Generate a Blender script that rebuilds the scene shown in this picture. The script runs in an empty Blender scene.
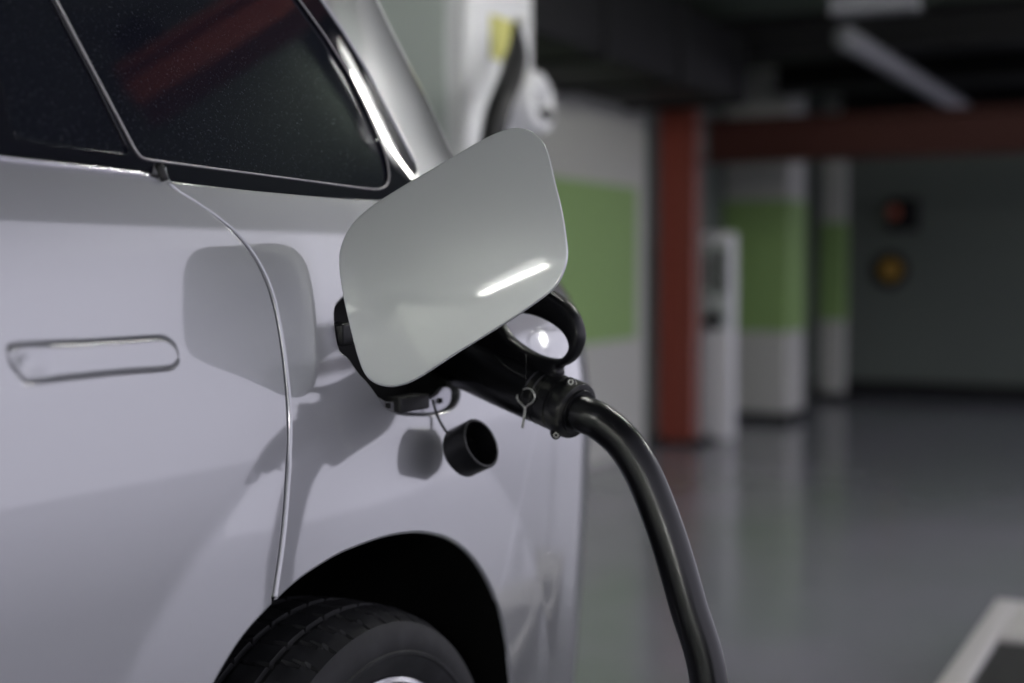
import bpy, bmesh, math, random
from mathutils import Vector, Matrix
from mathutils.geometry import delaunay_2d_cdt
random.seed(4)
C = bpy.context.scene.collection
SC = bpy.context.scene
R = math.radians

# ------------------------------------------------------------ camera, world, exposure
YAW, PITCH, FPX, CH = R(26.76), math.atan(71.5/1422), 1422.0, 1.04
FW = Vector((math.cos(YAW)*math.cos(PITCH), math.sin(YAW)*math.cos(PITCH), -math.sin(PITCH)))
RT = Vector((math.sin(YAW), -math.cos(YAW), 0))
UP = RT.cross(FW)
CO = Vector((0, 0, CH))
cam = bpy.data.cameras.new('camera'); co = bpy.data.objects.new('camera', cam); C.objects.link(co)
M = Matrix((RT, UP, -FW)).transposed().to_4x4(); M.translation = CO
co.matrix_world = M
cam.sensor_width = 36; cam.lens = 36*FPX/1024; cam.clip_start = .02
cam.dof.use_dof = True; cam.dof.focus_distance = 1.56; cam.dof.aperture_fstop = 1.9
SC.camera = co
vs = SC.view_settings
vs.view_transform = 'Standard'; vs.look = 'None'; vs.gamma = 1; vs.use_curve_mapping = False
vs.exposure = 0.0
w = bpy.data.worlds.new('world'); SC.world = w; w.use_nodes = True
wn = w.node_tree; bg = wn.nodes['Background']; bg.inputs[1].default_value = 1.22
wt = wn.nodes.new('ShaderNodeTexCoord'); wsep = wn.nodes.new('ShaderNodeSeparateXYZ'); wr = wn.nodes.new('ShaderNodeValToRGB')   # overcast daylight, brightest low down
wr.color_ramp.interpolation = 'EASE'
wr.color_ramp.elements[0].position = .30; wr.color_ramp.elements[0].color = (.87, .85, 1.0, 1)
wr.color_ramp.elements[1].position = .66; wr.color_ramp.elements[1].color = (.24, .24, .29, 1)
wn.links.new(wt.outputs['Generated'], wsep.inputs[0]); wn.links.new(wsep.outputs['Z'], wr.inputs['Fac']); wn.links.new(wr.outputs['Color'], bg.inputs[0])
TUBE_E = 120.0
# tube lamps: centre, half length direction, strength factor
LAMPS = [((-2.43, .415, 2.25), (.74, -.19), .50, ''), ((-4.0, -1.7, 2.2), (0, .6), 2.6, ''), ((-4.0, 2.1, 2.2), (0, .6), 2.6, ''),  # the end-wall pair is added fill that brightens wall and open flap
         ((2.36, .86, 2.25), (.2, 0), .7, ''), ((5.7, -.5, 2.25), (.6, 0), 1.2, ''), ((3.76, .40, 2.25), (.37, -.11), 1.1, '')]  # the open-edge lamp is added fill to lighten the floor

# ------------------------------------------------------------ materials
def new_mat(name, col, rough=.5, metal=0, coat=0, coatr=.03, spec=.5, cior=1.5, emit=None, noise=None, bump=None):
    m = bpy.data.materials.new(name); m.use_nodes = True
    nt = m.node_tree; b = nt.nodes['Principled BSDF']
    b.inputs['Base Color'].default_value = (*col, 1); b.inputs['Roughness'].default_value = rough
    b.inputs['Metallic'].default_value = metal; b.inputs['Coat Weight'].default_value = coat
    b.inputs['Coat Roughness'].default_value = coatr; b.inputs['Coat IOR'].default_value = cior; b.inputs['Specular IOR Level'].default_value = spec
    if emit: b.inputs['Emission Color'].default_value = (*emit[0], 1); b.inputs['Emission Strength'].default_value = emit[1]
    tc = nt.nodes.new('ShaderNodeTexCoord')
    if noise:   # (scale, second colour, low, high)
        n = nt.nodes.new('ShaderNodeTexNoise'); n.inputs['Scale'].default_value = noise[0]; n.inputs['Detail'].default_value = 6
        r = nt.nodes.new('ShaderNodeValToRGB'); r.color_ramp.elements[0].position = noise[2]; r.color_ramp.elements[1].position = noise[3]
        r.color_ramp.elements[0].color = (*col, 1); r.color_ramp.elements[1].color = (*noise[1], 1)
        nt.links.new(tc.outputs['Object'], n.inputs['Vector']); nt.links.new(n.outputs['Fac'], r.inputs['Fac'])
        nt.links.new(r.outputs['Color'], b.inputs['Base Color'])
    if bump:
        n = nt.nodes.new('ShaderNodeTexNoise'); n.inputs['Scale'].default_value = bump[0]; n.inputs['Detail'].default_value = 3
        bp = nt.nodes.new('ShaderNodeBump'); bp.inputs['Strength'].default_value = bump[1]; bp.inputs['Distance'].default_value = bump[2]
        nt.links.new(tc.outputs['Object'], n.inputs['Vector']); nt.links.new(n.outputs['Fac'], bp.inputs['Height'])
        nt.links.new(bp.outputs['Normal'], b.inputs['Normal'])
    return m
PAINT = new_mat('pearl_paint', (.375, .38, .395), .38, .56, 1.0, .045, cior=2.4)
FLAPP = new_mat('pearl_paint_lightened', (.66, .68, .68), .36, .30, 1.0, .045, cior=1.9)  # same paint as the body, colour lightened to imitate light on the flap
GLASS = new_mat('privacy_glass', (.010, .011, .018), .04, 0, 0, spec=.5, noise=(420, (.075, .075, .085), .60, .78))
TRIM = new_mat('gloss_black_trim', (.010, .010, .016), .02)
REVEAL = new_mat('reveal_strip', (.42, .40, .41), .3, .3)
CHROME = new_mat('chrome', (.72, .71, .74), .14, 1)
RUBBER = new_mat('black_rubber', (.012, .012, .013), .55)
PLAST = new_mat('black_plastic', (.004, .004, .005), .32, spec=.35, bump=(60, .15, .002))
WORN = new_mat('scuffed_black_plastic', (.005, .005, .006), .34, spec=.4, noise=(48, (.075, .075, .062), .5, .76), bump=(130, .3, .001))
CABLE = new_mat('cable_jacket', (.004, .004, .005), .28, 0, .2, .2, spec=.4, bump=(25, .15, .002))
TYRE = new_mat('tyre_rubber', (.014, .0145, .016), .6, spec=.35, noise=(26, (.028, .028, .031), .45, .75))
DARK = new_mat('cavity_black', (.008, .008, .008), .8)
LINER = new_mat('arch_liner', (.004, .004, .004), .9, spec=.1)
PLATE = new_mat('satin_metal_plate', (.42, .42, .45), .3, .7)
WIRE = new_mat('steel_wire', (.62, .62, .58), .3, .8)
RIM = new_mat('alloy_rim', (.55, .55, .58), .25, .9)
FLOORM = new_mat('epoxy_floor', (.27, .265, .31), .15, spec=.7, noise=(1.3, (.22, .24, .25), .35, .7), bump=(3, .05, .01))
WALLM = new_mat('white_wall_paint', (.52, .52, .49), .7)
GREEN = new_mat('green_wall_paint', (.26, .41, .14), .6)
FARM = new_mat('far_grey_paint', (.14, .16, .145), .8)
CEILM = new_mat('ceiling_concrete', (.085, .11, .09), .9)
STEELD = new_mat('dark_steel', (.010, .010, .012), .6, spec=.2)
BEAMM = new_mat('shaded_red_paint', (.050, .013, .010), .6, spec=.25)  # red beam paint with its shade put into the colour
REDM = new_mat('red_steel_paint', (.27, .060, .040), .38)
PIPEM = new_mat('grey_pipe', (.2, .2, .23), .5)
CHW = new_mat('charger_white', (.80, .80, .83), .35)
CHG = new_mat('charger_grey_green', (.52, .57, .55), .3)
YEL = new_mat('yellow_sticker', (.66, .63, .20), .6)
ORG = new_mat('amber_disc', (.50, .28, .04), .5)
TUBE = new_mat('lit_tube', (1, 1, 1), .5, emit=((1, 1, .93), TUBE_E))

# ------------------------------------------------------------ object helpers
def thing(name, loc, label, cat, group=None):
    o = bpy.data.objects.new(name, None); C.objects.link(o); o.location = loc; o.empty_display_size = .1
    o['label'] = label; o['category'] = cat
    if group: o['group'] = group
    return o
def mk(name, vs_, fs, mat, parent=None, smooth=True, normals=None):
    me = bpy.data.meshes.new(name); me.from_pydata([tuple(v) for v in vs_], [], fs); me.update()
    if normals is None:
        bm = bmesh.new(); bm.from_mesh(me); bmesh.ops.recalc_face_normals(bm, faces=bm.faces); bm.to_mesh(me); bm.free()
    me.materials.append(mat)
    for p in me.polygons: p.use_smooth = smooth
    if normals is not None: me.normals_split_custom_set_from_vertices([tuple(n) for n in normals])
    o = bpy.data.objects.new(name, me); C.objects.link(o)
    if parent: adopt(o, parent)
    return o
def adopt(o, parent):
    o.parent = parent
    loc = Vector(parent.location)
    q = parent
    while q.parent: q = q.parent; loc = loc + Vector(q.location) if q.type == 'EMPTY' and q is not parent else loc
    o.matrix_parent_inverse = Matrix.Translation(root_loc(parent)).inverted() if parent.type == 'EMPTY' else Matrix.Identity(4)
def root_loc(p): return Vector(p.location)
def fin(bm, name, mat, parent=None, smooth=False, autos=None):
    bmesh.ops.recalc_face_normals(bm, faces=bm.faces)
    me = bpy.data.meshes.new(name); bm.to_mesh(me); bm.free(); me.materials.append(mat)
    if smooth or autos:
        for p in me.polygons: p.use_smooth = True
        if autos: me.set_sharp_from_angle(angle=R(autos))
    o = bpy.data.objects.new(name, me); C.objects.link(o)
    if parent: adopt(o, parent)
    return o
def abox(bm, lo, hi, bev=0):
    r = bmesh.ops.create_cube(bm, size=1)
    lo, hi = Vector(lo), Vector(hi)
    for v in r['verts']: v.co = Vector(((lo[i]+hi[i])/2+v.co[i]*(hi[i]-lo[i]) for i in range(3)))
    if bev:
        es = list({e for v in r['verts'] for e in v.link_edges})
        bmesh.ops.bevel(bm, geom=es, offset=bev, segments=3, affect='EDGES', profile=.5)
def box(name, lo, hi, mat, parent=None, bev=.006):
    bm = bmesh.new(); abox(bm, lo, hi, bev); return fin(bm, name, mat, parent, autos=40)
def cr(pts, n=8, closed=False):          # Catmull-Rom through points
    P = [Vector(p) for p in pts]; N = len(P); out = []
    rng = range(N) if closed else range(N-1)
    for i in rng:
        p0 = P[(i-1) % N] if closed or i > 0 else P[0]*2-P[1]
        p1, p2 = P[i], P[(i+1) % N]
        p3 = P[(i+2) % N] if closed or i+2 < N else P[-1]*2-P[-2]
        for k in range(n):
            t = k/n
            out.append(.5*((2*p1)+(p2-p0)*t+(2*p0-5*p1+4*p2-p3)*t*t+(3*p1-p0-3*p2+p3)*t**3))
    if not closed: out.append(P[-1].copy())
    return out
def tube(name, pts, rad, mat, parent=None, seg=16, n=8, closed=False, cap=True, radf=None):
    P = cr(pts, n, closed); N = len(P); vs_, fs = [], []
    nrm = None
    for i, p in enumerate(P):
        a = P[(i+1) % N] if (closed or i < N-1) else p
        b = P[i-1] if (closed or i > 0) else p
        t = (a-b).normalized()
        if nrm is None: nrm = t.orthogonal().normalized()
        nrm = (nrm-t*nrm.dot(t)).normalized(); bn = t.cross(nrm)
        r = rad if radf is None else rad*radf(i/(N-1))
        for k in range(seg):
            an = 2*math.pi*k/seg; vs_.append(p+(nrm*math.cos(an)+bn*math.sin(an))*r)
    for i in range(N if closed else N-1):
        for k in range(seg):
            j = (i+1) % N
            fs.append((i*seg+k, i*seg+(k+1) % seg, j*seg+(k+1) % seg, j*seg+k))
    if cap and not closed:
        fs.append(tuple(range(seg))); fs.append(tuple((N-1)*seg+k for k in range(seg)))
    return mk(name, vs_, fs, mat, parent)
def lathe(name, prof_, origin, axis, mat, parent=None, seg=48, autos=35, disp=None, ref=None):
    # prof_: (distance along axis, radius)
    ax = Vector(axis).normalized(); e1 = Vector(ref).normalized() if ref else ax.orthogonal().normalized()
    e1 = (e1-ax*e1.dot(ax)).normalized(); e2 = ax.cross(e1)
    bm = bmesh.new(); rows = []
    for s, r in prof_:
        row = []
        for k in range(seg):
            an = 2*math.pi*k/seg; rr = r+(disp(s, r, an) if disp else 0)
            row.append(bm.verts.new(Vector(origin)+ax*s+(e1*math.cos(an)+e2*math.sin(an))*rr))
        rows.append(row)
    for a, b in zip(rows, rows[1:]):
        for k in range(seg): bm.faces.new((a[k], a[(k+1) % seg], b[(k+1) % seg], b[k]))
    bmesh.ops.remove_doubles(bm, verts=bm.verts, dist=1e-6)
    return fin(bm, name, mat, parent, autos=autos)

# ------------------------------------------------------------ the car's side as one height field y = S(x, z)
X0 = [(.1, 1.695), (.5, 1.71), (.7, 1.725), (.9, 1.735), (1.0, 1.70), (1.1, 1.56), (1.2, 1.45), (1.3, 1.415), (1.45, 1.365), (1.65, 1.34)]
WC = (1.3787, .3392); AR = .4028      # wheel centre and arch radius
def x0f(z):
    if z <= X0[0][0]: return X0[0][1]
    for i in range(len(X0)-1):
        if z <= X0[i+1][0]:
            h = X0[i+1][0]-X0[i][0]; t = (z-X0[i][0])/h
            sl = lambda k: (X0[min(k+1, len(X0)-1)][1]-X0[max(k-1, 0)][1])/(X0[min(k+1, len(X0)-1)][0]-X0[max(k-1, 0)][0])
            return (2*t**3-3*t*t+1)*X0[i][1]+(t**3-2*t*t+t)*h*(sl(i) if i else 0)+(3*t*t-2*t**3)*X0[i+1][1]+(t**3-t*t)*h*sl(i+1)
    return X0[-1][1]
def prof(z):
    p = 0
    if z < .7: p += .12*(.7-z)**2
    a = max(0, min(z, .93)-.74); b = max(0, min(z, 1.13)-.93)
    p += .15/.19*a*a/2+.15*b+.23/.20*b*b/2
    if z > 1.13: p += .38*(z-1.13)
    if z > 1.46: p += 2.2*(z-1.46)**2
    return p
def flare(x, z):
    r = math.hypot(x-WC[0], z-WC[1]); t = (.525-r)/.13
    s = .045
    if t > s: v = t
    elif t > -s: v = (t+s)**2/(4*s)
    else: v = 0
    return -.013*min(v, 1.3)
def S(x, z):
    d = max(0, x-x0f(z))
    return .88+prof(z)+flare(x, z)+.8*d**3
def SN(x, z):
    e = .002
    return Vector(((S(x+e, z)-S(x-e, z))/(2*e), -1, (S(x, z+e)-S(x, z-e))/(2*e))).normalized()
def ray(u, v): return (FW+RT*((u-512)/FPX)+UP*((341.5-v)/FPX))
def onbody(u, v):
    d = ray(u, v); t = .6; g = lambda t: (d.y*t)-S(d.x*t, CH+d.z*t)
    while g(t) < 0 and t < 3.2: t += .01
    a, b = t-.01, t
    for _ in range(25):
        m = (a+b)/2
        if g(m) < 0: a = m
        else: b = m
    return (d.x*b, CH+d.z*b)
def onplane(u, v, p0, n):
    d = ray(u, v); n = Vector(n); return CO+d*((Vector(p0)-CO).dot(n)/d.dot(n))
def area2(P): return sum(P[i][0]*P[(i+1) % len(P)][1]-P[(i+1) % len(P)][0]*P[i][1] for i in range(len(P)))/2
def inside(p, P):
    c = False; x, z = p; j = len(P)-1
    for i in range(len(P)):
        if (P[i][1] > z) != (P[j][1] > z) and x < (P[j][0]-P[i][0])*(z-P[i][1])/(P[j][1]-P[i][1])+P[i][0]: c = not c
        j = i
    return c
def dense(P, h):
    out = []
    for i in range(len(P)):
        a, b = Vector(P[i][:2]), Vector(P[(i+1) % len(P)][:2]); n = max(1, int((b-a).length/h))
        for k in range(n): out.append(tuple(a+(b-a)*(k/n)))
    return out
def clean(P, eps=.0008):
    out = []
    for p in P:
        if not out or math.hypot(p[0]-out[-1][0], p[1]-out[-1][1]) > eps: out.append(p)
    if math.hypot(out[0][0]-out[-1][0], out[0][1]-out[-1][1]) < eps: out.pop()
    return out
def cdt(loops, h):
    pts, edges = [], []
    for L in loops:
        b = len(pts); pts += [Vector(p) for p in L]; edges += [(b+i, b+(i+1) % len(L)) for i in range(len(L))]
    O = loops[0]; xs = [p[0] for p in O]; zs = [p[1] for p in O]
    cell = {}
    for p in pts: cell.setdefault((int(p[0]//h), int(p[1]//h)), []).append(p)
    z = min(zs)+h/2; row = 0
    while z < max(zs):
        x = min(xs)+h/2+(row % 2)*h/2
        while x < max(xs):
            if inside((x, z), O) and not any(inside((x, z), H) for H in loops[1:]):
                ci, cj = int(x//h), int(z//h)
                if all((q[0]-x)**2+(q[1]-z)**2 > (.55*h)**2 for a in (-1, 0, 1) for b in (-1, 0, 1) for q in cell.get((ci+a, cj+b), ())):
                    pts.append(Vector((x, z)))
            x += h
        z += h*.866; row += 1
    V, E_, F_, ov, oe, of = delaunay_2d_cdt(pts, edges, [], 0, 1e-6)
    T = []
    for f in F_:
        c = (sum(V[i][0] for i in f)/3, sum(V[i][1] for i in f)/3)
        if inside(c, O) and not any(inside(c, H) for H in loops[1:]): T.append(tuple(f))
    return V, T
def panel(name, outline, holes, mat, parent, h=.014, off=0., lip=.012, rr=.0025, fy=S, fn=SN, hd=.008, pmap=None):
    """curved sheet over y = fy(x, z) with exact outline and holes, rounded edges that turn inwards by lip"""
    loops = [clean(dense(clean(outline), hd))]+[clean(dense(clean(H), hd)) for H in holes]
    V, T = cdt(loops, h)
    P = [Vector((v[0], fy(v[0], v[1])+off, v[1])) for v in V]; N = [fn(v[0], v[1]) for v in V]
    F_ = []
    for t in T:
        a, b, c = (P[i] for i in t)
        F_.append(t if (b-a).cross(c-a).dot(N[t[0]]) > 0 else t[::-1])
    idx = {(round(v[0], 5), round(v[1], 5)): i for i, v in enumerate(V)}
    for li, L in enumerate(loops):
        A = area2(L); sgn = 1 if A > 0 else -1
        if li: sgn = -sgn
        n = len(L); rings = [[] for _ in range(5)]
        ids = [idx.get((round(p[0], 5), round(p[1], 5))) for p in L]
        ok = [i for i in range(n) if ids[i] is not None]
        for i in ok:
            a, b = Vector(L[i-1]), Vector(L[(i+1) % n]); t = (b-a).normalized()
            o2 = Vector((t[1], -t[0]))*sgn
            nn = N[ids[i]]; o3 = Vector((o2[0], 0, o2[1])); o3.y = -(nn.x*o3.x+nn.z*o3.z)/nn.y; o3.normalize()
            p = P[ids[i]]
            for k, ph in enumerate((30, 60, 90)):
                q = p+o3*rr*math.sin(R(ph))-nn*rr*(1-math.cos(R(ph)))
                rings[k].append((q, nn*math.cos(R(ph))+o3*math.sin(R(ph))))
            q = p+o3*rr-nn*(rr+(.0012 if (math.hypot(p.x-WC[0], p.z-WC[1]) < AR+.035 and p.y < 1.05) else lip)); rings[3].append((q, o3.copy()))
        prev = [ids[i] for i in ok]
        for k in range(4):
            base = len(P); cur = []
            for q, nn in rings[k]: cur.append(len(P)); P.append(q); N.append(nn)
            m = len(cur)
            for i in range(m):
                j = (i+1) % m; f = (prev[i], prev[j], cur[j], cur[i])
                a, b, c = P[f[0]], P[f[1]], P[f[2]]
                if (b-a).cross(c-a).dot(N[cur[i]]) < 0: f = f[::-1]
                F_.append(f)
            prev = cur
    if pmap: P = [pmap(p) for p in P]
    return mk(name, P, F_, mat, parent, True, N if not pmap else None)
def px(pts): return [onbody(u, v) for u, v in pts]

# ------------------------------------------------------------ the garage
def struct(o): o['kind'] = 'structure'; return o
bm = bmesh.new(); abox(bm, (-5, -16, -.1), (24, 3.25, 0)); struct(fin(bm, 'floor', FLOORM))
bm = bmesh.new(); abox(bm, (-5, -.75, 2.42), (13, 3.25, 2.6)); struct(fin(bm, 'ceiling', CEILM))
bm = bmesh.new(); abox(bm, (-5, 3.0, 0), (7.65, 3.25, 2.42)); struct(fin(bm, 'wall_left', WALLM))
bm = bmesh.new(); abox(bm, (-5, 2.992, .655), (7.5, 3.0, 1.50)); struct(fin(bm, 'trim_1', GREEN))
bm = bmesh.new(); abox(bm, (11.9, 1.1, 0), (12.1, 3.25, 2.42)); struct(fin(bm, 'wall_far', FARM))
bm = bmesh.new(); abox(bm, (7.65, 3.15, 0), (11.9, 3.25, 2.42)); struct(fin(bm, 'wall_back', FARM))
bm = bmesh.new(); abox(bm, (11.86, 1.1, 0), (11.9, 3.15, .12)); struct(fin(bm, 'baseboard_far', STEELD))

bm = bmesh.new(); abox(bm, (-5.2, -5, 0), (-5, 3.25, 2.42)); struct(fin(bm, 'wall_front', new_mat('bright_wall_paint', (.70, .72, .69), .7)))
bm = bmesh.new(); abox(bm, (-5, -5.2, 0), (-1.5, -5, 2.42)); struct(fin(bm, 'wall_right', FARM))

# columns with a green band
def column(x0, x1, y0, y1, gz0, gz1, label):
    t = thing('wall_column', ((x0+x1)/2, (y0+y1)/2, 0), label, 'column')
    box('shaft', (x0, y0, 0), (x1, y1, 2.415), WALLM, t, .01)
    box('green_band', (x0-.004, y0-.004, gz0), (x1+.004, y1+.004, gz1), GREEN, t, .001)
    box('foot', (x0-.03, y0-.03, 0), (x1+.03, y1+.03, .06), STEELD, t, .01)
    return t
column(9.50, 9.95, 2.69, 3.14, .62, 1.52, 'white concrete column with a wide green band, beyond the red steel post')
column(11.30, 11.42, 2.746, 2.93, .64, 1.42, 'narrow grey column with a green strip at the corner of the far wall')

# red steel lift frame
def ibeam(bm, axis, p, ln, w_, h_, tk=.02):
    # I profile; axis 'z' post (web along y) or 'y' beam
    x, y, z = p
    if axis == 'z':
        abox(bm, (x-w_/2, y-h_/2, z), (x+w_/2, y-h_/2+tk, z+ln)); abox(bm, (x-w_/2, y+h_/2-tk, z), (x+w_/2, y+h_/2, z+ln))
        abox(bm, (x-tk/2-.02, y-h_/2+tk, z), (x+tk/2-.02, y+h_/2-tk, z+ln))
    else:
        abox(bm, (x-w_/2, y, z), (x+w_/2, y+ln, z+tk)); abox(bm, (x-w_/2, y, z+h_-tk), (x+w_/2, y+ln, z+h_))
        abox(bm, (x-tk/2, y, z+tk), (x+tk/2, y+ln, z+h_-tk))
t = thing('steel_post', (8.1, 2.92, 0), 'red steel post standing at the end of the green striped wall', 'post')
bm = bmesh.new(); ibeam(bm, 'z', (8.05, 2.94, .02), 2.38, .10, .22); fin(bm, 'shaft', REDM, t)
bm = bmesh.new(); abox(bm, (7.95, 2.76, 0), (8.25, 3.08, .02))
fin(bm, 'base_plate', STEELD, t)
for a, b in ((-.11, -.1), (-.11, .1), (.11, -.1), (.11, .1)):
    lathe('anchor_bolt', [(0, 0), (0, .014), (.03, .014), (.03, 0)], (8.1+a, 2.92+b*1.15, .02), (0, 0, 1), STEELD, t, 6)
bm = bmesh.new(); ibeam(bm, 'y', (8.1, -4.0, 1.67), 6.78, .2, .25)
o = fin(bm, 'steel_beam', BEAMM); o['label'] = 'red steel beam, shade-darkened colour, level to the right from the top of the red post'; o['category'] = 'beam'
t = thing('diagonal_brace', (2.6, .15, 2.2), 'red steel brace set diagonally under the ceiling, mirrored in the side window of the car', 'beam')
a, b = Vector((2.60, .15, 2.2)), Vector((3.13, .95, 2.2)); d = (b-a).normalized(); n = Vector((-d.y, d.x, 0)); bm = bmesh.new()
for lo, hi, z0, z1 in ((-.06, .06, 2.2, 2.215), (-.008, .008, 2.215, 2.305), (-.06, .06, 2.305, 2.32)):
    V8 = [bm.verts.new(Vector(((p+n*q).x, (p+n*q).y, z))) for z in (z0, z1) for p, q in ((a, lo), (b, lo), (b, hi), (a, hi))]
    for f in ((3, 2, 1, 0), (4, 5, 6, 7), (0, 1, 5, 4), (1, 2, 6, 5), (2, 3, 7, 6), (3, 0, 4, 7)): bm.faces.new([V8[k] for k in f])
fin(bm, 'brace', REDM, t)
for k, p in enumerate((a+d*.1, b-d*.1)): box('ceiling_bracket', (p.x-.04, p.y-.04, 2.318), (p.x+.04, p.y+.04, 2.422), STEELD, t, .004)
for i, (x, zz, lab) in enumerate(((8.9, 2.16, 'dark steel joist under the ceiling just beyond the red beam'), (7.75, 2.2, 'dark steel joist under the ceiling just before the red beam'),
                                 (10.6, 2.14, 'dark steel joist under the ceiling closest to the far wall'))):
    bm = bmesh.new(); ibeam(bm, 'y', (x, -4.1, zz), 6.7, .34, 2.415-zz)
    o = fin(bm, 'steel_joist', STEELD); o['label'] = lab; o['category'] = 'beam'
# duct along the left wall
t = thing('ventilation_duct', (5.5, 2.6, 1.98), 'black ventilation duct running along the top of the green striped wall', 'duct')
box('duct_body', (4.3, 2.35, 1.93), (7.5, 2.99, 2.3), STEELD, t, .02)
for k in range(4): box('flange', (4.6+k*.9, 2.33, 1.91), (4.66+k*.9, 2.995, 2.32), STEELD, t, .004)
# pipes
def at_z(u, v, z):
    d = ray(u, v); s = (z-CH)/d.z; return CO+d*s
a, b = at_z(862, 48, 2.12), at_z(980, 108, 2.12)
t = thing('ceiling_pipe', a, 'long grey pipe hanging under the dark ceiling above the aisle', 'pipe')
tube('pipe_run', [a-Vector((.35, 0, 0)), a, Vector((b.x, a.y, a.z))], .055, PIPEM, t, n=4)
for k in (0, .5, 1):
    p = a+(Vector((b.x, a.y, a.z))-a)*k
    tube('hanger', [p, p+Vector((0, 0, .29))], .012, STEELD, t, n=2, seg=8)
c = at_z(875, 8, 2.1)
t = thing('cable_tray', c, 'short grey tray fixed crosswise under the ceiling above the long pipe', 'tray')
bm = bmesh.new(); abox(bm, c+Vector((-.06, -.17, -.02)), c+Vector((.06, .17, 0))); abox(bm, c+Vector((-.06, -.17, 0)), c+Vector((-.05, .17, .05))); abox(bm, c+Vector((.05, -.17, 0)), c+Vector((.06, .17, .05)))
fin(bm, 'tray', PIPEM, t)
for s in (-.13, .13): tube('hanger', [c+Vector((0, s, 0)), c+Vector((0, s, .31))], .01, STEELD, t, n=2, seg=8)

# second charger cabinet beyond the post
t = thing('charging_cabinet', (8.45, 2.76, 0), 'slim white charging cabinet with a dark-lettered panel, right beside the red post', 'charger')
box('cabinet_body', (8.32, 2.70, 0), (8.44, 2.90, 1.27), CHW, t, .02)
box('front_panel', (8.31, 2.715, .68), (8.325, 2.885, 1.22), CHG, t, .004)
for k, (a_, b_, z_, h_) in enumerate(((2.73, 2.76, .90, .26), (2.785, 2.815, .88, .3), (2.835, 2.86, .93, .2))):
    box('panel_marking', (8.304, a_, z_), (8.312, b_, z_+h_), STEELD, t, .001)
o = lathe('gun_holster', [(0, 0), (0, .055), (.09, .045), (.10, .03), (.02, .025), (.02, 0)], (8.32, 2.80, .74), (-1, 0, -.2), RUBBER, t, 20)

# signs on the far wall
def far(u, v, x=11.9):
    d = ray(u, v); s = x/d.x; return CO+d*s
p = far(890, 270)
t = thing('wall_sign', p, 'round dark sign with an amber centre on the far wall', 'sign')
lathe('sign_plate', [(0, 0), (.0, .15), (-.02, .15), (-.02, 0)], (11.9, p.y, p.z), (1, 0, 0), STEELD, t, 32)
lathe('amber_centre', [(-.02, 0), (-.02, .085), (-.03, .08), (-.03, 0)], (11.9, p.y-.01, p.z), (1, 0, 0), ORG, t, 24)
p = far(905, 215)
t = thing('alarm_box', p, 'small dark box with a red lamp high on the far wall above the round sign', 'alarm')
box('housing', (11.8, p.y-.12, p.z-.13), (11.9, p.y+.12, p.z+.13), STEELD, t, .01)
lathe('red_lamp', [(0, 0), (0, .05), (-.04, .04), (-.05, 0)], (11.8, p.y+.07, p.z+.02), (1, 0, 0), new_mat('red_lens', (.6, .16, .10), .3), t, 20)

# near charging station behind the car
t = thing('charging_station', (3.8, 2.3, 0), 'tall white charging station behind the car with a yellow sticker and a holstered plug', 'charger')
box('cabinet_body', (3.56, 1.93, .05), (3.99, 2.72, 2.15), CHW, t, .035)
box('plinth', (3.60, 1.97, 0), (3.95, 2.68, .06), STEELD, t, .004)
box('front_door', (3.548, 2.0, .18), (3.562, 2.70, 2.06), CHG, t, .006)
def cs(u, v, y=1.93): d = ray(u, v); return CO+d*(y/d.y)
def quad_on(u0, u1, v0, v1): a, b = cs(u0, v0), cs(u1, v1); return a, b
a, b = quad_on(490, 512, 14, 64)
box('yellow_sticker', (a.x, 1.926, b.z), (b.x, 1.931, a.z), YEL, t, .001)
h = cs(521, 105)
lathe('plug_holster', [(-.02, .10), (.04, .10), (.07, .088), (.078, .065), (.06, .04), (.0, .036), (0, 0)], (h.x, 1.93, h.z), (0, -1, .1), CHW, t, 32)
# holstered plug and its lead
pts = [cs(516, 24, 1.86), cs(517, 50, 1.83), cs(512, 75, 1.80), cs(502, 100, 1.78), cs(495, 125, 1.78), cs(490, 170, 1.80), cs(489, 260, 1.84), cs(488, 420, 1.88)]
o = tube('hanging_lead', pts, .022, RUBBER, t, radf=lambda s: .5+1.1*min(1, s*5))
hk = cs(516, 22, 1.93); box('lead_hook', (hk.x-.03, 1.88, hk.z-.015), (hk.x, 1.935, hk.z+.015), CHW, t, .006)
lathe('holstered_plug', [(0, 0), (0, .020), (.06, .022), (.07, .018), (.075, 0)], (h.x+.0, 1.90, h.z-.04), (0, -1, .12), RUBBER, t, 24)

# low platform at lower right
g = at_z(1000, 601, .16)
t = thing('low_platform', (g.x-.6, g.y-.4, 0), 'low platform with a pale rim around its black top, beside the aisle at lower right', 'platform')
box('platform_base', (g.x-1.15, g.y-.9, 0), (g.x, g.y, .15), RUBBER, t, .01)
bm = bmesh.new()
PM = new_mat('pale_rim_paint', (.55, .53, .53), .5)
for lo, hi in (((g.x-1.17, g.y-.05, .12), (g.x+.01, g.y+.01, .165)), ((g.x-1.17, g.y-.92, .12), (g.x+.01, g.y-.84, .165)), ((g.x-.40, g.y-.84, .12), (g.x+.01, g.y-.05, .165)), ((g.x-1.17, g.y-.84, .12), (g.x-1.0, g.y-.05, .165))):
    abox(bm, lo, hi, .006)
fin(bm, 'rim', PM, t, autos=40)

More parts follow.
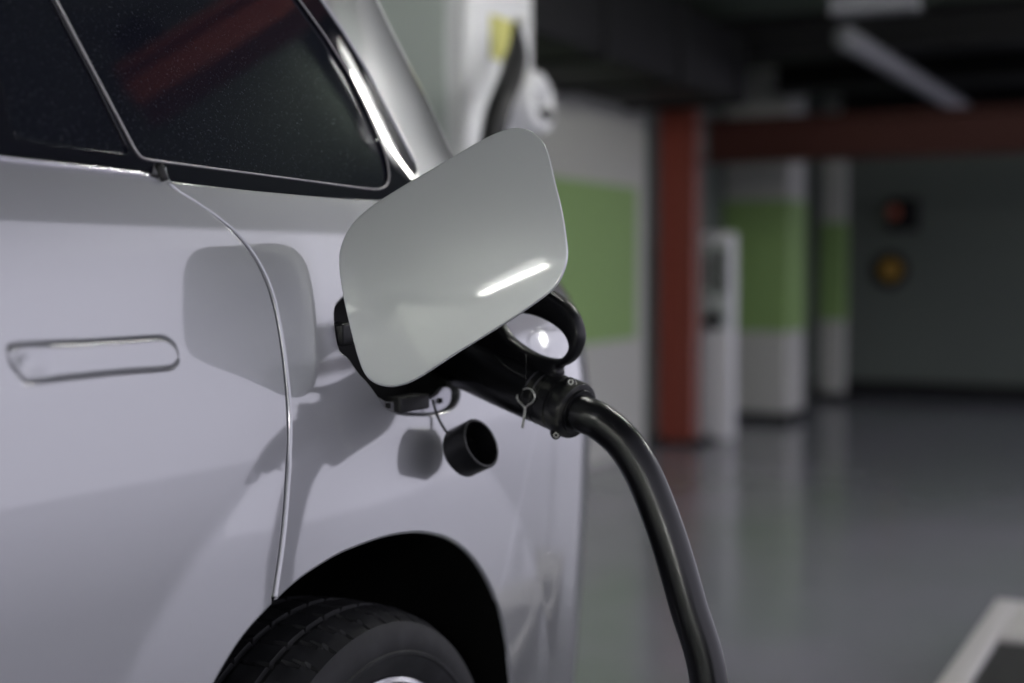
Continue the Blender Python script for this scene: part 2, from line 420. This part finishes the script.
# fluorescent lamps, some of them added as unseen fill
for i, (c, d, s, where) in enumerate(LAMPS):
    lab = ['fluorescent tube lamp under the ceiling behind the camera, turned askew to the car', 'added fill lamp near the end wall behind the camera, on the aisle side', 'added fill lamp near the end wall behind the camera, beside the green striped wall', 'very short fluorescent tube lamp above the rear side of the car', 'added fill lamp at the open edge of the ceiling, far beyond the car tail', 'short fluorescent tube lamp overhead just past the car tail'][i]
    t = thing('tube_lamp', c, lab, 'lamp', 'ceiling tube lamps')
    d = Vector((d[0], d[1], 0)); c = Vector(c); sd = Vector((-d.y, d.x, 0)).normalized()
    bm = bmesh.new()
    vs_ = []
    for e in (-1, 1):
        for (a, z) in ((-.05, .06), (.05, .06), (.09, .02), (-.09, .02)):
            vs_.append(bm.verts.new(c+d*e*1.03+sd*a+Vector((0, 0, z+.05))))
    for k in range(4): bm.faces.new((vs_[k], vs_[(k+1) % 4], vs_[4+(k+1) % 4], vs_[4+k]))
    bm.faces.new(vs_[:4]); bm.faces.new(vs_[4:])
    fin(bm, 'housing', CHW, t)
    tm = TUBE if s == 1 else new_mat('lit_tube', (1, 1, 1), .5, emit=((1, 1, .93), TUBE_E*s))
    tube('glass_tube', [c-d, c, c+d], .014, tm, t, n=2, seg=10)
    if 'just past' in lab: box('added_reflector', (3.9, .12, 2.385), (5.6, 1.9, 2.40), CHW, t, .004)  # unseen white sheet added to brighten the rear pillar by reflection
    for e in (-1, 1): tube('end_cap', [c+d*e*1.0, c+d*e*1.02+Vector((0, 0, .0)), c+d*e*1.02+Vector((0, 0, .075))], .024, CHW, t, n=2, seg=10)
    for e in (-.6, .6): tube('hanger', [c+d*e+Vector((0, 0, .1)), c+d*e+Vector((0, 0, .175))], .006, STEELD, t, n=1, seg=6)

# round lamp on a short post beyond the car tail
t = thing('post_lamp', (6.6, -.7, 0), 'round lamp on a short white post beside the aisle, mirrored in the car tail', 'lamp')
tube('post', [(6.6, -.7, .0), (6.6, -.7, .7), (6.6, -.7, 1.27)], .03, CHW, t, n=2)
lathe('lamp_head', [(0, 0), (0, .06), (.05, .075), (.06, .07), (.05, .06), (.05, 0)], (6.62, -.7, 1.34), (-.95, .31, 0), CHW, t, 32)
lathe('lens', [(.052, 0), (.052, .058), (.058, .05), (.062, 0)], (6.62, -.7, 1.34), (-.95, .31, 0), new_mat('lens_glow', (1, 1, 1), .5, emit=((1, 1, .95), 30)), t, 32)

# ------------------------------------------------------------ the car
car = thing('car', (1.0, 1.7, 0), 'pearl white car at the left with its filler flap open and a charging plug inserted', 'car')
seam_px = [(161, 166), (164.5, 178), (173, 188), (190, 199), (212, 214), (233, 231), (250, 251), (263, 273), (273, 300), (281, 340), (286, 381), (288.5, 415), (288.3, 450), (286, 490), (281, 545), (274.5, 590), (273, 599)]
seam = [tuple(p) for p in cr([(*p, 0) for p in px(seam_px)], 5)]; seam = [(p[0], p[1]) for p in seam]
belt_d = [onbody(*p) for p in ((0, 161), (60, 168), (120, 174.5), (156, 178.5))]
ZB = belt_d[0][1]
# wheel arch: measured radius per direction, round below
arch_px = [(212, 683), (235, 644), (272, 599), (294, 583.5), (329, 558), (368, 540.5), (395, 532.7), (426.6, 530.8), (454, 538.6), (473, 554), (489, 578), (499, 601), (505, 624.5), (510.5, 656), (512, 683)]
AP = []
for p in arch_px:
    x, z = onbody(*p); AP.append((math.atan2(z-WC[1], x-WC[0]), math.hypot(x-WC[0], z-WC[1])))
AP.sort()
def arch_r(a):
    # gaussian blend of the measured radii
    sw = s = 0
    for b, r in AP:
        w_ = math.exp(-((a-b)/.13)**2)+1e-9; s += w_*r; sw += w_
    return s/sw
def arch_pt(a): r = arch_r(a); return (WC[0]+r*math.cos(a), WC[1]+r*math.sin(a))
def arch_path(a0, a1, n=60): return [arch_pt(a0+(a1-a0)*k/n) for k in range(n+1)]
def ang(p): return math.atan2(p[1]-WC[1], p[0]-WC[0])
sa = ang(seam[-1])                       # seam meets the arch
bseam_px = [(499.5, 594), (506, 566), (512.5, 538), (519, 508), (524.5, 480), (530, 455), (535.5, 428)]
bse = px(bseam_px); ba = ang(bse[0]); bse[0] = arch_pt(ba); seam[-1] = arch_pt(sa)
G = .0018                                # half the panel gap (the rounded edge adds to it)
def shift(P, dx): return [(x+dx, z) for x, z in P]
XF, XM = -.55, .32                       # front edge of what is built, front/rear door seam
zlow = .26
al = math.pi+.18                          # arch angle at the sill, front side
# rear door
hp = [(5.5, 352), (7, 344), (13, 341), (40, 339), (100, 336.5), (150, 333.5), (163, 333.5), (172, 338), (178, 345), (181, 354), (181, 362), (177, 368), (168, 372.5), (120, 376.5), (70, 382), (35, 386), (25, 384.5), (15, 374), (8, 364)]
hole = [(p[0], p[1]) for p in cr([(*onbody(*p), 0) for p in hp], 4, True)]
door = [(XM+.004, zlow)]
door += [(x, z) for x, z in [(XM+.004, ZB)]]
door += belt_d
door += shift(seam, -.0045)
door += arch_path(sa+.01, al)
door += [(arch_pt(al)[0], zlow)]
rd = panel('rear_door', door, [hole], PAINT, car, rr=.0035)
panel('front_door', [(XF, zlow), (XF, ZB), (XM-.004, ZB), (XM-.004, zlow)], [], PAINT, car, h=.03)
# rear quarter panel
surr_low = px([(161, 182.5), (200, 187), (250, 192.5), (300, 197), (345, 200.5), (380, 202)])
corner = px([(398, 199), (412, 188), (419, 172), (416, 160), (408, 145), (400, 130), (385, 100), (370, 71), (346, 32), (323, -2), (300, -38)])
TOPZ = 1.50
topx = corner[-1][0]-.02
quarter = shift(seam, .0070)[::-1]+surr_low[:]+corner+[(topx, TOPZ), (2.45, TOPZ), (2.45, .955)]
bt = bse[-1]; 
quarter += [(bt[0]+.03, .955), (bt[0]+.002, .945)]+shift(bse, -.002)[::-1]
quarter += arch_path(ba, sa, 90)
port_px = [(333.5, 309), (334.5, 330), (339, 351), (349, 361), (358, 374), (368, 385), (376, 396), (386, 409), (400, 415.5), (425, 417), (442, 415.5), (455, 409.5), (461, 399), (461, 385), (458, 365), (455, 340), (450, 315), (438, 296), (415, 285), (380, 284), (352, 290), (339, 299)]
port = [(p[0], p[1]) for p in cr([(*onbody(*p), 0) for p in port_px], 4, True)]
panel('rear_quarter_panel', quarter, [port], PAINT, car, rr=.0042, lip=.015)
bump = shift(bse, .002)+[(bt[0]+.008, .942), (bt[0]+.03, .949), (2.45, .949), (2.45, .30), (2.1, .24), (arch_pt(-.18)[0], .24)]
bump += arch_path(-.18, ba, 30)
panel('rear_bumper', bump, [], PAINT, car)
# roof above the windows, tail
panel('roof_side', [(XF, TOPZ+.005), (XF, 1.68), (2.2, 1.68), (2.45, TOPZ+.005)], [], PAINT, car, h=.03)
def roofgrid():
    vs_, fs = [], []; nx, ny = 24, 10
    for i in range(nx+1):
        x = XF+(2.2-XF)*i/nx; y0 = S(x, 1.68); y1 = 3.52-y0
        for j in range(ny+1):
            y = y0+(y1-y0)*j/ny; vs_.append((x, y, 1.68+.03*math.sin(math.pi*j/ny)))
    for i in range(nx):
        for j in range(ny): a = i*(ny+1)+j; fs.append((a, a+1, a+ny+2, a+ny+1))
    return vs_, fs
mk('roof', *roofgrid(), PAINT, car)
box('tailgate', (2.45, 1.40, .30), (2.50, 2.1, 1.12), PAINT, car, .02)
# window surround, panes
surround = [(XF, ZB+.003)]+[(XM, ZB+.003)]+px([(0, 157.5), (60, 164.5), (120, 171), (161, 176)])+[(x, z+.002) for x, z in surr_low]+[(x-.003, z+.001) for x, z in corner]+[(topx-.003, TOPZ), (XF, TOPZ)]
dg = px([(14, 137), (75, 148), (134.5, 155), (96.5, 78), (55.5, 0), (31.5, -45), (-30, -45), (-15, 10), (-4, 47), (8, 100)])
qg = px([(141.5, 158.5), (220, 169), (300, 179.5), (360, 187.5), (378, 189.5), (387, 187), (390.5, 180), (390, 168), (385, 148), (370, 113), (352, 76), (327, 36), (301, 0), (268, -45), (34, -45), (58, 0), (98, 76)])
def rnd(P, k=2):                         # light corner rounding
    for _ in range(k):
        Q = []
        for i in range(len(P)):
            a, b = Vector(P[i]), Vector(P[(i+1) % len(P)]); L = (b-a).length; f = min(.25, .006/max(L, 1e-6))
            Q += [tuple(a+(b-a)*f), tuple(b-(b-a)*f)]
        P = Q
    return P
qg, dg = rnd(qg), rnd(dg, 1)
fg = [(XF+.03, ZB+.03), (XF+.03, TOPZ-.06), (XM-.03, TOPZ-.06), (XM-.03, ZB+.03)]
panel('window_surround', surround, [dg, qg, fg], TRIM, car, off=.003, lip=.014, rr=.0012)
def pane(name, P): return panel(name, P, [], GLASS, car, off=.006, lip=.002, rr=.0004)
pane('door_window', dg); pane('quarter_window', qg); pane('front_window', fg)
def strip(name, P, rad, mat, off=0., closed=True, parent=car): return tube(name, [Vector((x, S(x, z)+off, z)) for x, z in P], rad, mat, parent, seg=8, n=2, closed=closed)
strip('quarter_window_reveal', dense(qg, .02), .0013, REVEAL, .002)
strip('belt_moulding', px([(-140, 143), (-60, 152), (0, 158.5), (60, 165.5), (120, 172), (156, 176.5)]), .0028, CHROME, -.001, False)
# rubber step between the door and quarter panel at the belt
strip('seam_seal', px([(158, 165), (160, 172), (164, 181)]), .0048, RUBBER, -.001, False)
# handle
ctr = (sum(p[0] for p in hole)/len(hole), sum(p[1] for p in hole)/len(hole))
def shrink(P, d):
    n = len(P); A = 1 if area2(P) > 0 else -1; out = []
    for i in range(n):
        t = Vector(P[(i+2) % n])-Vector(P[i-2]); t.normalize(); o = Vector((t[1], -t[0]))*A
        out.append((P[i][0]-o[0]*d, P[i][1]-o[1]*d))
    return out
dim = onbody(30, 361)
def hy(x, z):
    r = math.hypot(x-dim[0], (z-dim[1]))/.028
    y = S(x, z)-.0015
    if r < 1: y += .0040*(1-r*r)**2
    return y
def hn(x, z):
    e = .0012; return Vector(((hy(x+e, z)-hy(x-e, z))/(2*e), -1, (hy(x, z+e)-hy(x, z-e))/(2*e))).normalized()
hd_ = panel('door_handle', shrink(hole, .0085), [], PAINT, car, h=.004, fy=hy, fn=hn, lip=.01, rr=.0050, hd=.004)
lk = onbody(26, 361)
lathe('lock_cover', [(-.004, 0), (-.004, .0075), (-.0008, .0075), (.0, .0068), (.0, 0)], (lk[0], S(*lk)+.0025, lk[1]), (0, -1, 0), PAINT, car, 24)
mk_p = [Vector((x, S(x, z)+.016, z)) for x, z in hole]
panel('handle_recess', [(x, z) for x, z in shrink(hole, -.004)], [], new_mat('recess_grey', (.09, .09, .11), .5), car, off=.014, lip=.001, rr=.0003)
# inner body behind the gaps
panel('inner_body', [(XF, .28), (XF, 1.12), (1.9, 1.12), (1.9, .8), (1.85, .72)]+[(WC[0]+(AR+.04)*math.cos(a_), WC[1]+(AR+.04)*math.sin(a_)) for a_ in [.85+k*(math.pi-1.45)/30 for k in range(31)]]+[(.9, .5), (.9, .28)], [shrink(port, -.004)], new_mat('sill_grey', (.25, .25, .27), .6), car, h=.03, off=.022, lip=.001, rr=.0005)
# wheel arch liner
vs_, fs = [], []
A_ = [(-.25+k*(math.pi+.5)/60) for k in range(61)]
for j, (dy, dr) in enumerate(((.006, -.001), (.03, .004), (.12, .015), (.36, .015))):
    for a in A_:
        x, z = arch_pt(a); r = arch_r(a)+dr; X = WC[0]+r*math.cos(a); Z = WC[1]+r*math.sin(a)
        vs_.append((X, S(x, z)+dy, Z))
for j in range(3):
    for i in range(60): a = j*61+i; fs.append((a, a+1, a+62, a+61))
nb = len(vs_); vs_.append((WC[0], 1.25, WC[1]))
for i in range(60): fs.append((3*61+i, 3*61+i+1, nb))
mk('wheel_arch_liner', vs_, fs, LINER, car)
# wheel
WY = .880
WW = (1.405, .325)                                # outer face of the tyre
RO = .313
tp = [(.030, .224), (.014, .230), (.006, .240), (.001, .255), (0, .268), (.003, .284), (.009, .295), (.020, RO-.012), (.026, RO-.008), (.040, RO-.0045), (.050, RO-.002), (.0525, RO-.006), (.0585, RO-.006), (.061, RO-.0015), (.078, RO-.0005), (.095, RO), (.0975, RO-.006), (.1045, RO-.006), (.107, RO), (.125, RO-.0005), (.141, RO-.0015), (.1435, RO-.006), (.1495, RO-.006), (.152, RO-.002), (.175, RO-.006), (.19, .292), (.20, .265), (.19, .225)]
nseg = 52*12
def tread(s, r, an):
    if r < RO-.0125 or not (.018 < s < .18): return 0
    ph = (an*52/(2*math.pi)+(.5*math.sin((s-.03)*26))) % 1
    return -.0065 if ph < .09 else 0
tyre = lathe('tyre', tp, (WW[0], WY, WW[1]), (0, 1, 0), TYRE, car, nseg, 30, tread)
lathe('rim_protector', [(.0008, .262), (-.0015, .260), (-.0015, .257), (.0008, .255)], (WW[0], WY, WW[1]), (0, 1, 0), TYRE, tyre, 96)
rim = lathe('rim', [(.020, .230), (.010, .2285), (.007, .223), (.012, .216), (.03, .206), (.06, .192), (.16, .190), (.16, .05)], (WW[0], WY, WW[1]), (0, 1, 0), RIM, car, 96)
for k in range(5):
    bm = bmesh.new(); an = R(90+72*k+20)
    for i in range(7):
        f = i/6; r = .035+.168*f; w_ = .030-.012*math.sin(f*math.pi)+.006*f; y = WY+.030-.010*math.sin(f*math.pi*.8)
        ca, s_ = math.cos(an), math.sin(an)
        row = [bm.verts.new((WW[0]+r*ca-s_*q*w_, y+dy, WW[1]+r*s_+ca*q*w_)) for q, dy in ((-1, .012), (-.7, 0), (.7, 0), (1, .012), (1, .03), (-1, .03))]
        if i:
            for j in range(6): bm.faces.new((prev[j], prev[(j+1) % 6], row[(j+1) % 6], row[j]))
        prev = row
    fin(bm, 'spoke', RIM, rim, autos=30)
lathe('hub_cap', [(.018, 0), (.018, .03), (.026, .04), (.07, .042), (.07, 0)], (WW[0], WY, WW[1]), (0, 1, 0), RIM, rim, 32)
lathe('brake_disc', [(.09, .03), (.09, .15), (.10, .15), (.10, .03)], (WW[0], WY, WW[1]), (0, 1, 0), PLATE, car, 48)

# ---- filler recess
def sweep_in(name, P, y0, y1, mat, parent, d=0):
    Q = shrink(P, d); vs_, fs = [], []; n = len(P)
    for x, z in P: vs_.append((x, S(x, z)+y0, z))
    for (x, z), (xo, zo) in zip(Q, P): vs_.append((x, S(xo, zo)+y1, z))
    for i in range(n): fs.append((i, (i+1) % n, n+(i+1) % n, n+i))
    return mk(name, vs_, fs, mat, parent)
sweep_in('recess_wall', shrink(port, -.0022), .002, .075, DARK, car, .012)
panel('recess_floor', shrink(port, .008), [], DARK, car, off=.073, lip=.001, rr=.0005, h=.03)
pl_px = [(376, 393), (381, 402), (389, 409.5), (400, 413.5), (425, 415), (441, 413.5), (452, 408), (456, 399), (455, 388), (447, 386), (440, 394), (428, 399), (396, 401), (385, 397)]
plate = [(p[0], p[1]) for p in cr([(*onbody(*p), 0) for p in pl_px], 4, True)]
fpl = panel('flange_plate', shrink(plate, .003), [], PLATE, car, off=.006, lip=.004, rr=.0015, h=.008, hd=.005)
for (u, v) in ((391, 406), (443, 401)):
    x, z = onbody(u, v); lathe('screw_hole', [(.0, 0), (.0, .0050), (.003, .0042), (.003, 0)], (x, S(x, z)+.0052, z), (0, -1, 0), DARK, fpl, 4)
x0_, z0_ = onbody(399, 415); x1_, z1_ = onbody(427, 398)
box('latch_box', (x0_, S(x0_, z0_)-.003, z0_+.002), (x1_, S(x0_, z0_)+.02, z1_+.006), RUBBER, car, .003)

# ---- open flap
FP0, FNV = Vector((1.365, .80, 1.0)), Vector((-1, -.25, .20)).normalized()
FA = Vector((.25, -1, 0)).normalized(); FB = FNV.cross(FA)
if FB.z < 0: FB = -FB
flap_px = [(340.5, 268), (342, 248), (352, 227), (370, 209), (400, 189), (440, 165), (480, 140), (500, 130), (515, 126.5), (530, 129.5), (541, 139), (548, 153), (555, 180), (563, 212), (567.5, 240), (568.5, 256), (565, 272), (556, 288), (535, 305), (500, 328), (460, 352), (430, 371), (414, 380), (402, 384.5), (388, 386.5), (374, 383), (364, 374), (357, 355), (350, 325), (344, 295)]
fl = []
for p in flap_px:
    q = onplane(*p, FP0, FNV)-FP0; fl.append((q.dot(FA), q.dot(FB)))
fl = [(p[0], p[1]) for p in cr([(*p, 0) for p in fl], 5, True)]
fcx = sum(p[0] for p in fl)/len(fl); fcy = sum(p[1] for p in fl)/len(fl)
def flap_mesh(name, P, off, rim_r, depth, mat, parent, bul):
    L = clean(dense(clean(P), .006)); V, T = cdt([L], .009)
    hb = lambda a, b: bul*(1-((a-fcx)/.16)**2*.6-((b-fcy)/.13)**2)-.0
    W = lambda a, b, e: FP0+FA*a+FB*b+FNV*(e+off)
    P3, N3, F3 = [], [], []
    for a, b in V:
        e = .001; P3.append(W(a, b, hb(a, b)))
        ga = (hb(a+e, b)-hb(a-e, b))/(2*e); gb = (hb(a, b+e)-hb(a, b-e))/(2*e)
        N3.append((FNV-FA*ga-FB*gb).normalized())
    for t_ in T:
        a, b, c = (P3[i] for i in t_); F3.append(tuple(t_) if (b-a).cross(c-a).dot(FNV) > 0 else tuple(t_)[::-1])
    sg = 1 if area2(L) > 0 else -1; n = len(L)
    prev = list(range(n))
    steps = [(math.sin(R(q))*rim_r, -(1-math.cos(R(q)))*rim_r, q) for q in (22, 45, 68, 90)]+[(rim_r, -depth, 90), (rim_r*.3, -depth-rim_r*.5, 150)]
    for do, dn, q in steps:
        cur = []
        for i in range(n):
            a = Vector(L[i-1]); b = Vector(L[(i+1) % n]); t_ = (b-a).normalized(); o2 = Vector((t_[1], -t_[0]))*sg
            o3 = FA*o2[0]+FB*o2[1]; cur.append(len(P3)); P3.append(P3[i]+o3*do+FNV*dn); N3.append((N3[i]*math.cos(R(q))+o3*math.sin(R(q))).normalized())
        for i in range(n):
            j = (i+1) % n; f = (prev[i], prev[j], cur[j], cur[i]); a, b, c = P3[f[0]], P3[f[1]], P3[f[2]]
            if (b-a).cross(c-a).dot(N3[cur[i]]) < 0: f = f[::-1]
            F3.append(f)
        prev = cur
    # back
    base = len(P3)
    for i, (a, b) in enumerate(V): P3.append(W(a, b, hb(a, b)-depth-rim_r*.5)); N3.append(-FNV)
    for t_ in T: F3.append(tuple(base+i for i in (t_[::-1])))
    return mk(name, P3, F3, mat, parent, True, N3)
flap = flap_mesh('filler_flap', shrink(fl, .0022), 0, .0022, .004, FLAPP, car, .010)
hx0, hz0 = onbody(338, 350); hx1, hz1 = onbody(356, 322)
arm = box('hinge_arm', (hx0+.004, S(hx0, hz0)-.004, hz0+.004), (hx1, S(hx0, hz0)+.05, hz1), PLAST, car, .004)

# ---- dangling port cap
capc = onplane(481.5, 443, (1.50, .842, .9), (-.3, -1, 0))
def to(u, v, p): return onplane(u, v, p, FW)
c0 = capc; dcap = (to(500, 433.5, c0)-to(481.5, 443, c0)); axisc = (dcap.normalized()*.84-FW*.54).normalized()
rc = .0325
cap = thing('port_cap', c0, 'black round port cap dangling on a short cord below the filler opening', 'cap')
lathe('cap_cup', [(-.046, 0), (-.046, .020), (-.044, .0225), (-.036, rc*.97), (-.034, rc), (-.001, rc), (0, rc-.001), (0, rc-.0035), (-.003, rc-.0045), (-.030, rc-.0055), (-.030, .014), (-.018, .0125), (-.016, .010), (-.030, .008), (-.030, 0)], c0, axisc, PLAST, cap, 64)
bk = c0-axisc*.034
pa = onbody(430, 400); p0 = Vector((pa[0], S(*pa)-.004, pa[1])); att = to(447.5, 433, c0-axisc*.03)
def mid(u, v, f): return CO+ray(u, v)*((p0-CO).dot(FW)*(1-f)+(att-CO).dot(FW)*f)
tube('cord', [p0, mid(434, 405, .3), mid(437.5, 416, .5), mid(442, 425, .75), att, att+(c0-axisc*.02-att)*.3], .0017, RUBBER, cap, seg=10)

# ---- the charging plug
E1 = Vector((1.49, .672, 0)); d_ = ray(577.5, 411.5); E1 = CO+d_*(1.545/d_.x)
P1 = Vector((1.515, .93, 0)); d_ = ray(432, 347); P1 = CO+d_*(P1.y/d_.y)
AX = (E1-P1).normalized(); LG = (E1-P1).length
gun = thing('charging_plug', P1, 'black charging plug with a loop handle and thick cable, pushed into the open filler port', 'plug')
upv = (Vector((0, 0, 1))-AX*AX.z).normalized()
lathe('barrel', [(0, 0), (0, .029), (.02, .031), (.06, .0320), (.065, .0345), (LG*.5, .0350), (LG-.062, .0345), (LG-.060, .0325), (LG-.058, .0325), (LG-.058, 0)], P1, AX, PLAST, gun, 64)
col = lathe('collar', [(LG-.060, .0), (LG-.060, .0338), (LG-.050, .0342), (LG-.049, .0333), (LG-.042, .0333), (LG-.041, .0342), (LG-.026, .0340), (LG-.0255, .0328), (LG-.023, .0328), (LG-.0225, .0346), (LG-.018, .0352), (LG-.004, .0352), (LG-.001, .034), (LG, .031), (LG, .0)], P1, AX, WORN, gun, 64)
lathe('gland_ring', [(LG-.004, 0), (LG-.004, .0268), (LG+.001, .0275), (LG+.003, .0268), (LG+.003, 0)], P1, AX, PLAST, gun, 64)
side = AX.cross(upv); 
if side.dot(FW) > 0: side = -side      # side now faces the camera
for (u, v) in ((573.5, 388.5), (558.5, 431)):
    # point on collar surface near pixel
    best = None
    for k in range(720):
        a = 2*math.pi*k/720; dr = upv*math.cos(a)+side*math.sin(a); p = P1+AX*(LG-.011)+dr*.0352
        if dr.dot(FW) > .1: continue
        r_ = p-CO; dd = r_.dot(FW); uu = 512+FPX*r_.dot(RT)/dd; vv = 341.5-FPX*r_.dot(UP)/dd
        e = (vv-v)**2+(uu-u)**2
        if best is None or e < best[0]: best = (e, p, dr)
    _, p, dr = best
    p = p+dr*.001-FW*.0045; dr = (dr*.18+AX*.22-FW*.95).normalized()
    boss = lathe('screw_boss', [(-.012, 0), (-.012, .0064), (.000, .0060), (.0015, .0050), (.0015, 0)], p, dr, WORN, gun, 20)
    lathe('screw', [(.001, .0), (.001, .0036), (.0026, .0033), (.0030, .0026), (.0010, .0016), (.0010, 0)], p, dr, new_mat('screw_metal', (.75, .75, .68), .4, .3), boss, 16)
# loop handle in the plane of the plug's axis
HN = side.copy()
def hpl(u, v, off=.012): return onplane(u, v, P1+HN*off, HN)
outer = [(455, 345), (462, 322), (480, 300), (500, 288), (520, 284), (540, 288), (553, 295.5), (563, 303.7), (571, 314), (576, 328), (577, 339), (574, 350), (569, 358.5), (563, 364), (557.5, 366.5), (555, 369), (555, 376), (545, 388), (520, 378), (480, 362)]
inner = [(496, 322), (500, 329.5), (508.7, 340), (525, 351), (539, 357), (551, 359), (559.5, 357.5), (564.8, 351), (565.6, 345), (562.5, 337), (555.5, 328.7), (542.6, 320.6), (531, 316), (523, 314.2), (512, 312.5), (503, 312.5), (497, 316)]
def loc2(q): q = q-P1; return (q.dot(AX), q.dot(upv))
O2 = [(p[0], p[1]) for p in cr([(*loc2(hpl(*p)), 0) for p in outer], 4, True)]
I2 = [(p[0], p[1]) for p in cr([(*loc2(hpl(*p)), 0) for p in inner], 4, True)]
def slab(name, O2, I2, t0, t1, rr, mat, parent, n3=4):
    """solid plate with rounded rims, both faces, in the plane of AX and upv"""
    loops = [clean(dense(clean(shrink(O2, rr)), .004)), clean(dense(clean(shrink(I2, -rr)), .004))]
    V, T = cdt(loops, .006); P3, F3 = [], []
    Wd = lambda a, b, s: P1+AX*a+upv*b+HN*s
    nv = len(V)
    for s in (t1, t0):
        for a, b in V: P3.append(Wd(a, b, s))
    for t_ in T: F3.append(tuple(t_)); F3.append(tuple(nv+i for i in t_[::-1]))
    st = 0
    for li, L in enumerate(loops):
        sg = (1 if area2(L) > 0 else -1)*(-1 if li else 1); n = len(L)
        rows = [[st+i for i in range(n)]]
        seq = [(math.sin(R(q))*rr, t1-(1-math.cos(R(q)))*rr) for q in (20, 40, 60, 90)]+[(math.sin(R(q))*rr, t0+(1-math.cos(R(q)))*rr) for q in (90, 60, 40, 20)]
        for do, s in seq:
            row = []
            for i in range(n):
                a = Vector(L[i-1]); b = Vector(L[(i+1) % n]); t_ = (b-a).normalized(); o2 = Vector((t_[1], -t_[0]))*sg
                row.append(len(P3)); P3.append(Wd(L[i][0]+o2[0]*do, L[i][1]+o2[1]*do, s))
            rows.append(row)
        rows.append([nv+st+i for i in range(n)])
        for r0, r1 in zip(rows, rows[1:]):
            for i in range(n): F3.append((r0[i], r0[(i+1) % n], r1[(i+1) % n], r1[i]))
        st += n
    return mk(name, P3, F3, mat, parent)
slab('loop_handle', O2, I2, -.009, .011, .006, PLAST, gun)
tube('handle_seam', [P1+AX*(LG-.13)+upv*.030+HN*.018, P1+AX*(LG-.10)+upv*.024+HN*.026, P1+AX*(LG-.07)+upv*.022+HN*.027], .0012, RUBBER, gun, seg=8)
# cable
def dp(u, v, d): return CO+ray(u, v)*d
dE = (E1-CO).dot(FW)
cp = [E1-AX*.02, E1+AX*.012]+[dp(u, v, dE-.012-.010*k) for k, (u, v) in enumerate(((600, 422), (622, 441), (641, 470), (657, 507), (672, 550), (688, 605), (709, 683)))]
last = cp[-1]; cp += [last+Vector((-.01, -.012, -.16)), last+Vector((-.03, -.03, -.34)), Vector((last.x-.07, last.y-.08, .10)), Vector((last.x-.02, last.y-.22, .024)), Vector((last.x-.3, last.y-.6, .022)), Vector((.2, -.9, .022)), Vector((-.8, -1.3, .022)), Vector((-2.0, -1.2, .022))]
tube('charging_cable', cp, .0222, CABLE, gun, seg=24, n=8)
# safety pin on a thread
pc = P1+AX*(LG-.115)+HN*.036
q = lambda u, v, o=0: onplane(u, v, pc+HN*o, HN)
pin = thing('ring_pin', q(526, 398), 'small steel wire ring pin hanging on a thread against the black plug', 'pin')
ring = [(523.5, 389.5), (528, 388.3), (532.5, 391), (534.8, 396.5), (532.5, 402), (527.5, 405.5), (525.6, 408), (525, 414), (524, 421), (523, 428)]
tube('wire_ring', [q(*p) for p in ring], .0012, WIRE, pin, seg=10)
tube('wire_ring', [q(517.5, 394.5), q(517.2, 398), q(519.5, 402), q(523.3, 405.8), q(524.8, 409), q(523.9, 415), q(523, 421), q(522, 427.5)], .0012, WIRE, pin, seg=10)
tube('thread', [hpl(526, 354, .0165), q(526, 372, 0), q(525.3, 388, 0), q(525.3, 391, 0)], .0005, RUBBER, pin, seg=6)
